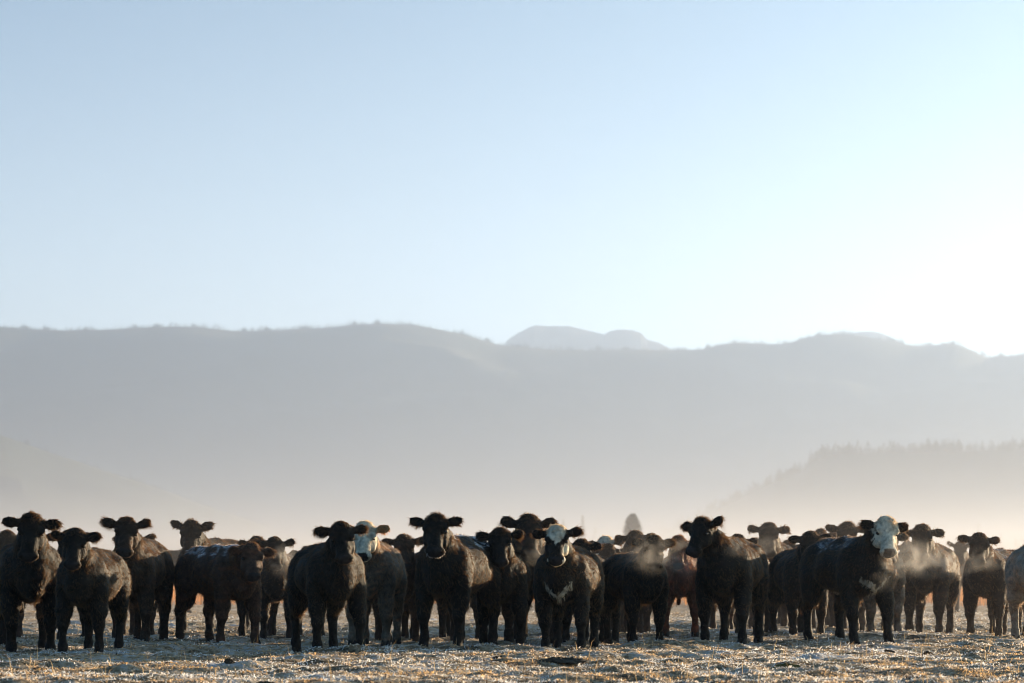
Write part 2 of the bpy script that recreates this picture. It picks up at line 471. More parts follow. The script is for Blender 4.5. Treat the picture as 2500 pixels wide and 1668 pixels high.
# ------------------------------------------------------------------ signed distance modelling of the cattle
def surface_nets(F, origin, h):
    ins = F < 0
    nx, ny, nz = F.shape
    c = ins.astype(np.int8)
    s = (c[:-1, :-1, :-1] + c[1:, :-1, :-1] + c[:-1, 1:, :-1] + c[:-1, :-1, 1:] + c[1:, 1:, :-1] + c[1:, :-1, 1:] + c[:-1, 1:, 1:] + c[1:, 1:, 1:])
    act = (s > 0) & (s < 8)
    I, J, K = np.nonzero(act)
    idx = -np.ones(act.shape, dtype=np.int64)
    idx[I, J, K] = np.arange(len(I))
    off = [(0, 0, 0), (1, 0, 0), (0, 1, 0), (1, 1, 0), (0, 0, 1), (1, 0, 1), (0, 1, 1), (1, 1, 1)]
    edges = [(0, 1), (2, 3), (4, 5), (6, 7), (0, 2), (1, 3), (4, 6), (5, 7), (0, 4), (1, 5), (2, 6), (3, 7)]
    val = [F[I + a, J + b, K + d] for a, b, d in off]
    P = np.zeros((len(I), 3)); C = np.zeros(len(I))
    for a, b in edges:
        va, vb = val[a], val[b]
        m = (va < 0) != (vb < 0)
        t = np.where(m, va / np.where(m, va - vb, 1), 0)
        pa = np.array(off[a], float); pb = np.array(off[b], float)
        P += m[:, None] * (pa + t[:, None] * (pb - pa)); C += m
    P = P / C[:, None] + np.stack([I, J, K], -1)
    V = P * h + origin
    Q = []
    for ax in range(3):
        sl0 = [slice(None)] * 3; sl1 = [slice(None)] * 3
        sl0[ax] = slice(0, -1); sl1[ax] = slice(1, None)
        a = ins[tuple(sl0)]; b = ins[tuple(sl1)]
        i, j, k = np.nonzero(a != b)
        e = [i, j, k]
        o1, o2 = [(1, 2), (2, 0), (0, 1)][ax]
        ok = (e[o1] > 0) & (e[o2] > 0) & (e[o1] < F.shape[o1] - 1) & (e[o2] < F.shape[o2] - 1)
        e = [q[ok] for q in e]
        flip = a[i[ok], j[ok], k[ok]]
        def cell(d1, d2):
            q = [e[0].copy(), e[1].copy(), e[2].copy()]
            q[o1] = q[o1] + d1; q[o2] = q[o2] + d2
            return idx[q[0], q[1], q[2]]
        c0, c1, c2, c3 = cell(-1, -1), cell(0, -1), cell(0, 0), cell(-1, 0)
        q = np.where(flip[:, None], np.stack([c0, c1, c2, c3], -1), np.stack([c3, c2, c1, c0], -1))
        Q.append(q)
    return V, np.concatenate(Q)

class Field:
    def __init__(self, lo, hi, h):
        self.h = h; self.lo = np.array(lo, float)
        n = np.ceil((np.array(hi) - self.lo) / h).astype(int) + 1
        self.ax = [self.lo[i] + np.arange(n[i]) * h for i in range(3)]
        self.F = np.full(n, .12, dtype=np.float32)
    def _sub(self, lo, hi):
        s = []
        for i in range(3):
            a = max(0, int(math.floor((lo[i] - self.lo[i]) / self.h)))
            b = min(self.F.shape[i], int(math.ceil((hi[i] - self.lo[i]) / self.h)) + 1)
            if b <= a: return None
            s.append(slice(a, b))
        return tuple(s), (self.ax[0][s[0]][:, None, None], self.ax[1][s[1]][None, :, None], self.ax[2][s[2]][None, None, :])
    def _merge(self, s, d, k):
        A = self.F[s]
        d = d.astype(np.float32)
        if k < 0:                          # smooth subtraction
            k = -k; d = -d
            hh = np.maximum(k - np.abs(A - d), 0) / k
            self.F[s] = np.maximum(A, d) + hh * hh * k * .25
        else:
            hh = np.maximum(k - np.abs(A - d), 0) / k
            self.F[s] = np.minimum(A, d) - hh * hh * k * .25
    def cone(self, a, b, ra, rb, k=.05):
        a = np.array(a, float); b = np.array(b, float)
        m = max(ra, rb) + .12
        r = self._sub(np.minimum(a, b) - m, np.maximum(a, b) + m)
        if not r: return
        s, (x, y, z) = r
        ab = b - a; L = float(ab @ ab) + 1e-12
        t = np.clip(((x - a[0]) * ab[0] + (y - a[1]) * ab[1] + (z - a[2]) * ab[2]) / L, 0, 1)
        d = np.sqrt((x - a[0] - t * ab[0]) ** 2 + (y - a[1] - t * ab[1]) ** 2 + (z - a[2] - t * ab[2]) ** 2) - (ra + t * (rb - ra))
        self._merge(s, d, k)
    def ell(self, c, r3, axes=None, k=.05):
        c = np.array(c, float); r3 = np.array(r3, float)
        m = max(r3) + .12
        r = self._sub(c - m, c + m)
        if not r: return
        s, (x, y, z) = r
        dx, dy, dz = x - c[0], y - c[1], z - c[2]
        if axes is None:
            p = (dx, dy, dz)
        else:
            p = tuple(dx * q[0] + dy * q[1] + dz * q[2] for q in axes)
        k0 = np.sqrt((p[0] / r3[0]) ** 2 + (p[1] / r3[1]) ** 2 + (p[2] / r3[2]) ** 2)
        k1 = np.sqrt((p[0] / r3[0] ** 2) ** 2 + (p[1] / r3[1] ** 2) ** 2 + (p[2] / r3[2] ** 2) ** 2) + 1e-6
        self._merge(s, k0 * (k0 - 1) / k1, k)

WHITE = np.array([.62, .57, .47])
COATS = {'black': (.012, .009, .007), 'darkbrown': (.030, .018, .012), 'brown': (.052, .029, .020), 'smoke': (.10, .08, .062),
         'grey': (.19, .16, .13), 'tan': (.30, .19, .10), 'red': (.085, .026, .013)}

def hoof_mesh():
    V, F = [], []
    for side in (-1, 1):
        o = len(V)
        rings = ((0, .058, .026, 0), (.018, .060, .027, 0.0), (.05, .048, .024, -.012), (.075, .036, .020, -.02))
        for z, rx, ry, cx in rings:
            for j in range(10):
                a = j / 10 * 2 * math.pi
                fx = math.cos(a); fy = math.sin(a)
                V.append((cx + rx * fx * (1.15 if fx > 0 else .9), side * .029 + ry * fy * (1 - .25 * max(0, fx)), z))
        for i in range(3):
            for j in range(10):
                F.append((o + i * 10 + j, o + i * 10 + (j + 1) % 10, o + (i + 1) * 10 + (j + 1) % 10, o + (i + 1) * 10 + j))
        F.append(tuple(o + j for j in reversed(range(10))))
        F.append(tuple(o + 30 + j for j in range(10)))
    me = bpy.data.meshes.new('hoof'); me.from_pydata(V, [], F)
    me.polygons.foreach_set('use_smooth', [True] * len(me.polygons)); me.materials.append(M_HOOF)
    return me
HOOF = hoof_mesh()
def eye_mesh():
    V, F = [(0, 0, 1)], []
    for i in range(1, 8):
        t = i / 8 * math.pi
        for j in range(12):
            a = j / 12 * 2 * math.pi
            V.append((math.sin(t) * math.cos(a), math.sin(t) * math.sin(a), math.cos(t)))
    V.append((0, 0, -1))
    for j in range(12):
        F.append((0, 1 + j, 1 + (j + 1) % 12)); F.append((85, 73 + (j + 1) % 12, 73 + j))
        for i in range(6):
            F.append((1 + i * 12 + j, 13 + i * 12 + j, 13 + i * 12 + (j + 1) % 12, 1 + i * 12 + (j + 1) % 12))
    me = bpy.data.meshes.new('eye'); me.from_pydata([(x * .021, y * .021, z * .021) for x, y, z in V], [], F)
    me.polygons.foreach_set('use_smooth', [True] * len(me.polygons)); me.materials.append(M_EYE)
    return me
EYE = eye_mesh()

def make_cow(px, ytop, yfeet, body, look, label, coat='black', face=None, frost=0.0, pitch=60, detail=1, seed=0, ear=(5, 5),
             roll=0, fat=1.0, brisket=False, group='cattle of the herd', size=None, stride=None, headless_x=None, curls=1.0, dist=None, nbend=0, whisker=0):
    rg = np.random.default_rng(1000 + seed)
    d = dist or ground_dist(yfeet)
    ztop = CAM_H + (1385 - ytop) / FPX * d
    S = size or min(max(ztop / 1.43, .84), 1.14)
    psi = R(look - body)
    # ---- skeleton (unit cow, 1.22 m at the withers)
    zp = ztop / S - .055
    reach = .50
    rise = min(max(zp - .98, -.3), .46)
    hor = math.sqrt(max(reach ** 2 - rise ** 2, .02))
    na = .62 * psi + R(nbend)
    nb = np.array([.46, 0, .99])
    poll = np.array([.50 + hor * math.cos(na), hor * math.sin(na), zp])
    pitch += rg.uniform(-5, 5); roll += rg.uniform(-3.5, 3.5)
    p = R(pitch)
    fh = np.array([math.cos(psi), math.sin(psi), 0]); Lh = np.array([-math.sin(psi), math.cos(psi), 0]); Zh = np.array([0, 0, 1.0])
    rr = R(roll)
    Lr = Lh * math.cos(rr) + Zh * math.sin(rr); Zr = Zh * math.cos(rr) - Lh * math.sin(rr)
    Fd = fh * math.cos(p) - Zr * math.sin(p)
    Ud = fh * math.sin(p) + Zr * math.cos(p)
    HU, HV = .90, 1.16              # short broad heads of young beef cattle
    def hp(u, v, w): return poll + Fd * u * HU + Lr * v * HV + Ud * w
    h = .0165 if detail >= 2 else (.0185 if detail == 1 else .024)
    hlo = np.minimum(poll - .42, hp(.5, 0, 0) - .2); hhi = np.maximum(poll + .42, hp(.5, 0, 0) + .2)
    lo = np.minimum([-1.02, -.46 * fat, -.03], hlo); hi = np.maximum([.85, .46 * fat, 1.4], hhi)
    lo[2] = -.03
    G = Field(lo, hi, h)
    E = G.ell; C = G.cone
    f = fat * 1.07
    # trunk
    E((-.06, 0, .865), (.62, .30 * f, .285), k=.05)
    E((.36, 0, .875), (.31, .255 * f, .30), k=.06)
    E((-.52, 0, .92), (.33, .26 * f, .26), k=.06)
    C((-.70, 0, 1.08), (-.1, 0, 1.09), .10, .11, .08)
    C((-.1, 0, 1.09), (.38, 0, 1.11), .11, .10, .08)
    for s in (-1, 1):
        E((.40, .185 * s * f, .84), (.15, .095, .25), k=.035)
        E((-.30, .285 * s * f, .95), (.12, .035, .13), k=-.07)
        E((-.59, .17 * s * f, .82), (.21, .125, .27), k=.035)
        E((-.46, .175 * s * f, 1.06), (.09, .055, .05), k=.07)
    E((.59, 0, .78), (.14, .14, .19), k=.06)
    C((.62, 0, .68), (.30, 0, .62), .08, .07, .06)
    # neck
    mid = nb * .45 + poll * .55 + np.array([0, 0, -.02])
    C(nb + [0, 0, -.05], mid, .205 * f ** .5, .135, .08)
    C(mid, hp(.04, 0, -.12), .135, .085, .06)
    C((.60, 0, .84), mid + [0, 0, -.12], .14, .075, .07)
    # legs
    st = stride or [(rg.uniform(-.09, .09), rg.uniform(-.03, .03)) for _ in range(4)]
    feet = []
    for i, s in enumerate((-1, 1)):
        dx, dy = st[i]
        y0 = .185 * s * f
        C((.41, y0, .72), (.43 + dx * .3, y0 + dy * .5, .50), .112, .090, .05)
        C((.43 + dx * .3, y0 + dy * .5, .50), (.445 + dx * .6, y0 + dy, .355), .092, .067, .04)
        E((.455 + dx * .6, y0 + dy, .335), (.062, .064, .07), k=.03)
        C((.445 + dx * .6, y0 + dy, .34), (.43 + dx, y0 + dy, .13), .052, .043, .03)
        E((.435 + dx, y0 + dy, .105), (.055, .058, .05), k=.03)
        C((.435 + dx, y0 + dy, .10), (.46 + dx, y0 + dy, .055), .047, .052, .02)
        feet.append((.47 + dx, y0 + dy))
    for i, s in enumerate((-1, 1)):
        dx, dy = st[2 + i]
        y0 = .175 * s * f
        C((-.50, y0, .74), (-.56 + dx * .3, y0 + dy * .4, .58), .145, .11, .05)
        C((-.56 + dx * .3, y0 + dy * .4, .56), (-.70 + dx * .6, y0 + dy, .42), .112, .066, .05)
        E((-.71 + dx * .6, y0 + dy, .40), (.065, .055, .07), k=.03)
        C((-.70 + dx * .6, y0 + dy, .40), (-.67 + dx, y0 + dy, .14), .054, .044, .03)
        E((-.665 + dx, y0 + dy, .11), (.056, .058, .05), k=.03)
        C((-.665 + dx, y0 + dy, .10), (-.64 + dx, y0 + dy, .055), .048, .052, .02)
        feet.append((-.63 + dx, y0 + dy))
    # tail
    sw = rg.uniform(-.06, .06)
    C((-.80, 0, 1.07), (-.90, sw * .3, .95), .045, .035, .03)
    C((-.88, sw * .3, .95), (-.88, sw, .66), .030, .024, .02)
    C((-.88, sw, .66), (-.87, sw, .46), .026, .034, .02)
    # head
    ax = (Fd, Lr, Ud)
    E(hp(.07, 0, -.05), (0.1058, 0.1242, .105), ax, k=.05)
    C(hp(.10, 0, -.055), hp(.30, 0, -.055), .106, .070, .045)
    C(hp(.28, 0, -.05), hp(.385, 0, -.06), .068, .066, .05)
    E(hp(.405, 0, -.065), (0.0552, 0.1058, .068), ax, k=.03)
    E(hp(.395, 0, -.115), (0.0506, 0.0690, .035), ax, k=.03)
    C(hp(.10, 0, -.14), hp(.37, 0, -.115), .070, .042, .05)
    E(hp(.0, 0, .005), (0.0644, 0.0897, .06), ax, k=.05)
    for s in (-1, 1):
        E(hp(.135, .092 * s, -.008), (0.0442, 0.0368, .030), ax, k=.025)
        E(hp(.165, .106 * s, -.035), (0.0313, 0.0230, .028), ax, k=-.02)
        E(hp(.20, .082 * s, -.11), (0.0920, 0.0403, .06), ax, k=.04)
        E(hp(.455, .044 * s, -.045), (0.0184, 0.0207, .015), ax, k=-.010)
        ea = R(ear[0 if s < 0 else 1]); 
        De = Lr * s * math.cos(ea) + Zr * math.sin(ea) - fh * .12
        De = De / np.linalg.norm(De)
        Be = np.cross(De, fh); Be /= np.linalg.norm(Be)
        Te = np.cross(De, Be)
        eb = hp(.035, .095 * s, -.035)
        C(eb, eb + De * .05, .034, .030, .03)
        E(eb + De * .100, (.086, .060, .020), (De, Be, Te), k=.02)
        E(eb + De * .110 + fh * .020, (.064, .034, .013), (De, Be, Te), k=-.012)
    # lumps of the winter coat
    lx, ly, lz = G.ax[0][:, None, None], G.ax[1][None, :, None], G.ax[2][None, None, :]
    q = seed * 1.7
    G.F += (.0035 * np.sin(lx * 31 + q + 3 * np.sin(lz * 11)) * np.sin(ly * 37 + 2 * q) * np.sin(lz * 23 + q)
            + .004 * np.sin(lx * 13 + q + 2 * np.sin(ly * 9)) * np.sin(lz * 15 + 3 * q)).astype(np.float32)
    V, Q = surface_nets(G.F, G.lo, h)
    # smooth once
    nv = len(V)
    acc = np.zeros_like(V); cnt = np.zeros(nv)
    for a in range(4):
        b = (a + 1) % 4
        for c in range(3):
            acc[:, c] += np.bincount(Q[:, a], V[Q[:, b], c], nv) + np.bincount(Q[:, b], V[Q[:, a], c], nv)
        cnt += np.bincount(Q[:, a], minlength=nv) + np.bincount(Q[:, b], minlength=nv)
    cnt[cnt == 0] = 1
    V = V * .6 + acc / cnt[:, None] * .4

    base = np.array(COATS[coat])
    lownz = SineNoise(seed + 9, [(.35, .5, 5, 1), (.1, .4, 5, 1)])
    def tone(P, Nn, strand=False):
        n = len(P)
        c = np.tile(base, (n, 1))
        rel = P - poll
        u, v, w = rel @ Fd / HU, rel @ Lr / HV, rel @ Ud
        eary = np.abs(v)
        onhead = (u > -.10) & (u < .55) & (np.abs(v) < .14) & (w > -.22) & (w < .12)
        nz = lownz(P[:, 0] + P[:, 1] * 1.3, P[:, 2])
        c = c * (1 + .42 * nz)[:, None]
        rust = np.clip(lownz(P[:, 2] * 1.7 + 3, P[:, 0] * .8 - P[:, 1]) - .25, 0, 1)[:, None] * .9
        c = c * (1 - rust) + c * np.array([2.2, 1.5, 1.1]) * rust
        nz2 = lownz(v * 2.2 + 4, u * 2.2)
        vv = np.abs(v) + .016 * nz2
        m = np.zeros(n)
        if face == 'white':
            m = ((vv < .118) & (u > -.09 + .02 * nz2) & (u < .6) & (w > -.17)) & onhead
        elif face == 'white_side':
            m = ((v + .016 * nz2 < .125) & (vv < .125) & (u > -.08) & (w > -.2)) & onhead
        elif face == 'blaze':
            m = (((vv < .095 - np.clip(u - .10, 0, 1) * .65) & (u > -.08) & (u < .27) & (w > -.10)) | ((u > .35) & (w < -.108) & (vv < .2)) |
                 ((u > .38) & (np.abs(v) > .080)) | ((v > .050) & (u > .18) & (u < .46) & (w < -.035)))  & onhead
        m = m.astype(float)
        nz2c = lownz(P[:, 1] * 2 + 9, P[:, 2] * 2)
        if brisket:
            bx, by, bz = P[:, 0], np.abs(P[:, 1]), P[:, 2]
            band = np.abs(bz - (.60 + by * .95)) < .030 + .024 * nz2c + .010 * rg.standard_normal(n)
            m = np.maximum(m, (band & (by < .155) & (bx > .46)).astype(float) * (.62 + .3 * np.clip(nz2c, -1, 1)))
            m = np.maximum(m, ((bz < .61) & (by < .10) & (bx < -.12) & (bx > -.42)).astype(float) * .8)
        dirt = (.80 + .22 * nz2 - .25 * np.clip(nz, 0, 1))[:, None]
        c = c * (1 - m[:, None]) + WHITE * dirt * np.array([1, .985, .94]) * m[:, None]
        if face in ('white', 'white_side') and coat in ('grey', 'smoke'):      # cream dirty-faced one: tan ears and cheeks
            e = (eary > .12) & (u > -.12) & (u < .2) & (w > -.25) & (rel[:, 2] > -.25)
            c[e] = np.array([.34, .19, .09]) * 1.0
        # muzzle leather
        nose = (u > .405) & (w > -.098) & (w < .03) & (np.abs(v) < .058) & onhead
        c[nose] = (.026, .022, .022)
        if frost > 0:
            top = np.clip((Nn[:, 2] - .76 + .2 * nz) * 4, 0, 1) * np.clip((P[:, 2] - 1.0) * 12, 0, 1) * np.clip((.5 - P[:, 0] + .1 * nz) * 5, 0, 1)
            fz = np.clip(.35 + lownz(P[:, 0] * 1.3 + 5, P[:, 1] * 3.7) * .5 + lownz(P[:, 0] * 5 + 5, P[:, 1] * 5) * .5 + (rg.random(n) - .5) * 1.1, 0, 1)
            fr = (np.clip(top * fz * frost * 1.1, 0, .8))[:, None]
            c = c * (1 - fr) + np.array([.80, .84, .90]) * fr
        return np.clip(c, .002, .9)
    # normals
    A = V[Q[:, 2]] - V[Q[:, 0]]; B = V[Q[:, 3]] - V[Q[:, 1]]
    FN = np.cross(A, B)
    VN = np.zeros_like(V)
    for a in range(4):
        for c in range(3):
            VN[:, c] += np.bincount(Q[:, a], FN[:, c], nv)
    VN /= np.linalg.norm(VN, axis=1)[:, None] + 1e-9

    root = bpy.data.objects.new('cow', None)
    link(root)
    root.empty_display_size = .3
    tag(root, label, 'cow', group)
    hx = px if headless_x is None else headless_x
    head_c = (poll + fh * .05) * S
    ca, sa = math.sin(R(body)), -math.cos(R(body))       # world forward of the body
    fw = np.array([ca, sa]); lf = np.array([-sa, ca])
    off = fw * head_c[0] + lf * head_c[1]
    # feet distance refers to the front feet; the head hangs over them
    fr = fw * .45 * S
    ry = d - min(fr[1], -fr[1])                            # nearer pair of feet at the measured distance
    ry = d - (fr[1] if fr[1] < 0 else -fr[1] * 1.4)
    rx = (hx - 1250) / FPX * (ry + off[1]) - off[0]
    root.location = (rx, ry, float(terrain(np.array([rx]), np.array([ry]))[0]) - .006)
    root.rotation_euler = (0, 0, math.atan2(fw[1], fw[0]))
    root.scale = (S, S, S)
    mesh_obj('body', V, Q, M_SKIN, root, attrs={'coat': tone(V, VN)})
    for s in (-1, 1):
        e = bpy.data.objects.new('eye', EYE); link(e, root)
        e.location = hp(.160, .092 * s, -.030)
    for (x, y) in feet:
        e = bpy.data.objects.new('hoof', HOOF); link(e, root)
        e.location = (x, y, 0.0)

    # ---- coat of hair
    n = {0: 7000, 1: 14000, 2: 30000}[detail]
    tri = np.concatenate([Q[:, [0, 1, 2]], Q[:, [0, 2, 3]]])
    ta = np.linalg.norm(np.cross(V[tri[:, 1]] - V[tri[:, 0]], V[tri[:, 2]] - V[tri[:, 0]]), axis=1)
    cen = V[tri].mean(1) - poll
    isH = np.linalg.norm(cen, axis=1) < .45
    ta = ta * np.where(isH, 2.4, 1.0)
    ti = rg.choice(len(tri), n, p=ta / ta.sum())
    r1 = np.sqrt(rg.random(n)); r2 = rg.random(n)
    w3 = np.stack([1 - r1, r1 * (1 - r2), r1 * r2], -1)
    P0 = (V[tri[ti]] * w3[:, :, None]).sum(1)
    NN = (VN[tri[ti]] * w3[:, :, None]).sum(1); NN /= np.linalg.norm(NN, axis=1)[:, None] + 1e-9
    rel = P0 - poll
    u, v, w = rel @ Fd / HU, rel @ Lr / HV, rel @ Ud
    head = (u > -.12) & (u < .52) & (np.abs(v) < .13) & (w > -.24)
    earm = (np.abs(v) > .125) & (np.abs(v) < .34) & (np.abs(rel @ fh) < .13) & (rel[:, 2] > -.25) & (rel[:, 2] < .2) 
    lay = np.tile(np.array([-.55, 0, -.8]), (n, 1))
    lay[head] = Fd * .8
    lay[earm] = (Lr[None, :] * np.sign(v[earm])[:, None]) * .8 + np.array([0, 0, -.5])
    lay = lay - NN * (lay * NN).sum(1)[:, None] * .8
    ln = rg.uniform(.6, 1.3, n) * .023
    ln[head] *= .38
    ln[earm] *= 1.45
    pollm = head & (u < .07) & (w > -.05)
    ln[pollm] *= 2.2 * curls
    low = P0[:, 2] < .34
    ln[low] *= .36
    bel = (P0[:, 2] < .62) & (NN[:, 2] < -.3) & (P0[:, 2] > .4)
    ln[bel] *= 1.5
    ln[head & (u > .40) & (w > -.105) & (np.abs(v) < .065)] *= .12      # bare muzzle leather
    lift = rg.uniform(.02, .42, n)
    lift[pollm] = 1.0
    rnd = rg.normal(0, .20, (n, 3)); rnd[pollm] *= 1.5
    cl1 = SineNoise(seed + 50, [(.16, .5, 6, 1), (.07, .4, 6, 1)])
    rnd[:, 0] += .75 * cl1(P0[:, 0] + P0[:, 1], P0[:, 2]); rnd[:, 1] += .75 * cl1(P0[:, 2] + 3, P0[:, 0] - P0[:, 1]); rnd[:, 2] += .5 * cl1(P0[:, 1] * 1.4 + 7, P0[:, 0])
    ln *= np.clip(1 + .55 * cl1(P0[:, 0] * 1.2 + 9, P0[:, 2] + P0[:, 1]), .35, 1.8)
    d1 = NN * (lift + .16)[:, None] + lay * .8 + rnd
    d1 /= np.linalg.norm(d1, axis=1)[:, None] + 1e-9
    d2 = NN * (lift * .35)[:, None] + lay * 1.0 + rnd * 1.4 + np.array([0, 0, -.25])
    d2 /= np.linalg.norm(d2, axis=1)[:, None] + 1e-9
    if whisker > 0:
        wk = head & (u > .34) & (w < -.05) & (rg.random(n) < .3)
        ln[wk] *= 2.2
    else:
        wk = np.zeros(n, bool)
    P0 = P0 - NN * .003
    P1 = P0 + d1 * (ln * .5)[:, None]
    P2 = P1 + (d1 * .4 + d2 * .6) * (ln * .35)[:, None]
    P3 = P2 + d2 * (ln * .4)[:, None]
    pts = np.stack([P0, P1, P2, P3], 1).reshape(-1, 3).astype(np.float32)
    hc = bpy.data.hair_curves.new('coat')
    hc.add_curves([4] * n)
    hc.attributes['position'].data.foreach_set('vector', pts.ravel()) if 'position' in hc.attributes else None
    ra = hc.attributes.get('radius') or hc.attributes.new('radius', 'FLOAT', 'POINT')
    wd = {0: .0026, 1: .0020, 2: .0015}[detail]
    ra.data.foreach_set('value', np.tile(np.array([wd, wd * .9, wd * .65, wd * .2], dtype=np.float32), n))
    ca_ = hc.attributes.new('coat', 'FLOAT_COLOR', 'CURVE')
    tc4 = np.ones((n, 4), dtype=np.float32)
    tt = tone(P0, NN, True) * rg.uniform(.75, 1.3, n)[:, None]
    tc4[:, :3] = np.clip(tt * 1.1, 0, .92)
    tc4[wk, :3] = (.46, .50, .56)
    ca_.data.foreach_set('color', tc4.ravel())
    hc.materials.append(M_FUR)
    link(bpy.data.objects.new('coat', hc), root)
    return root
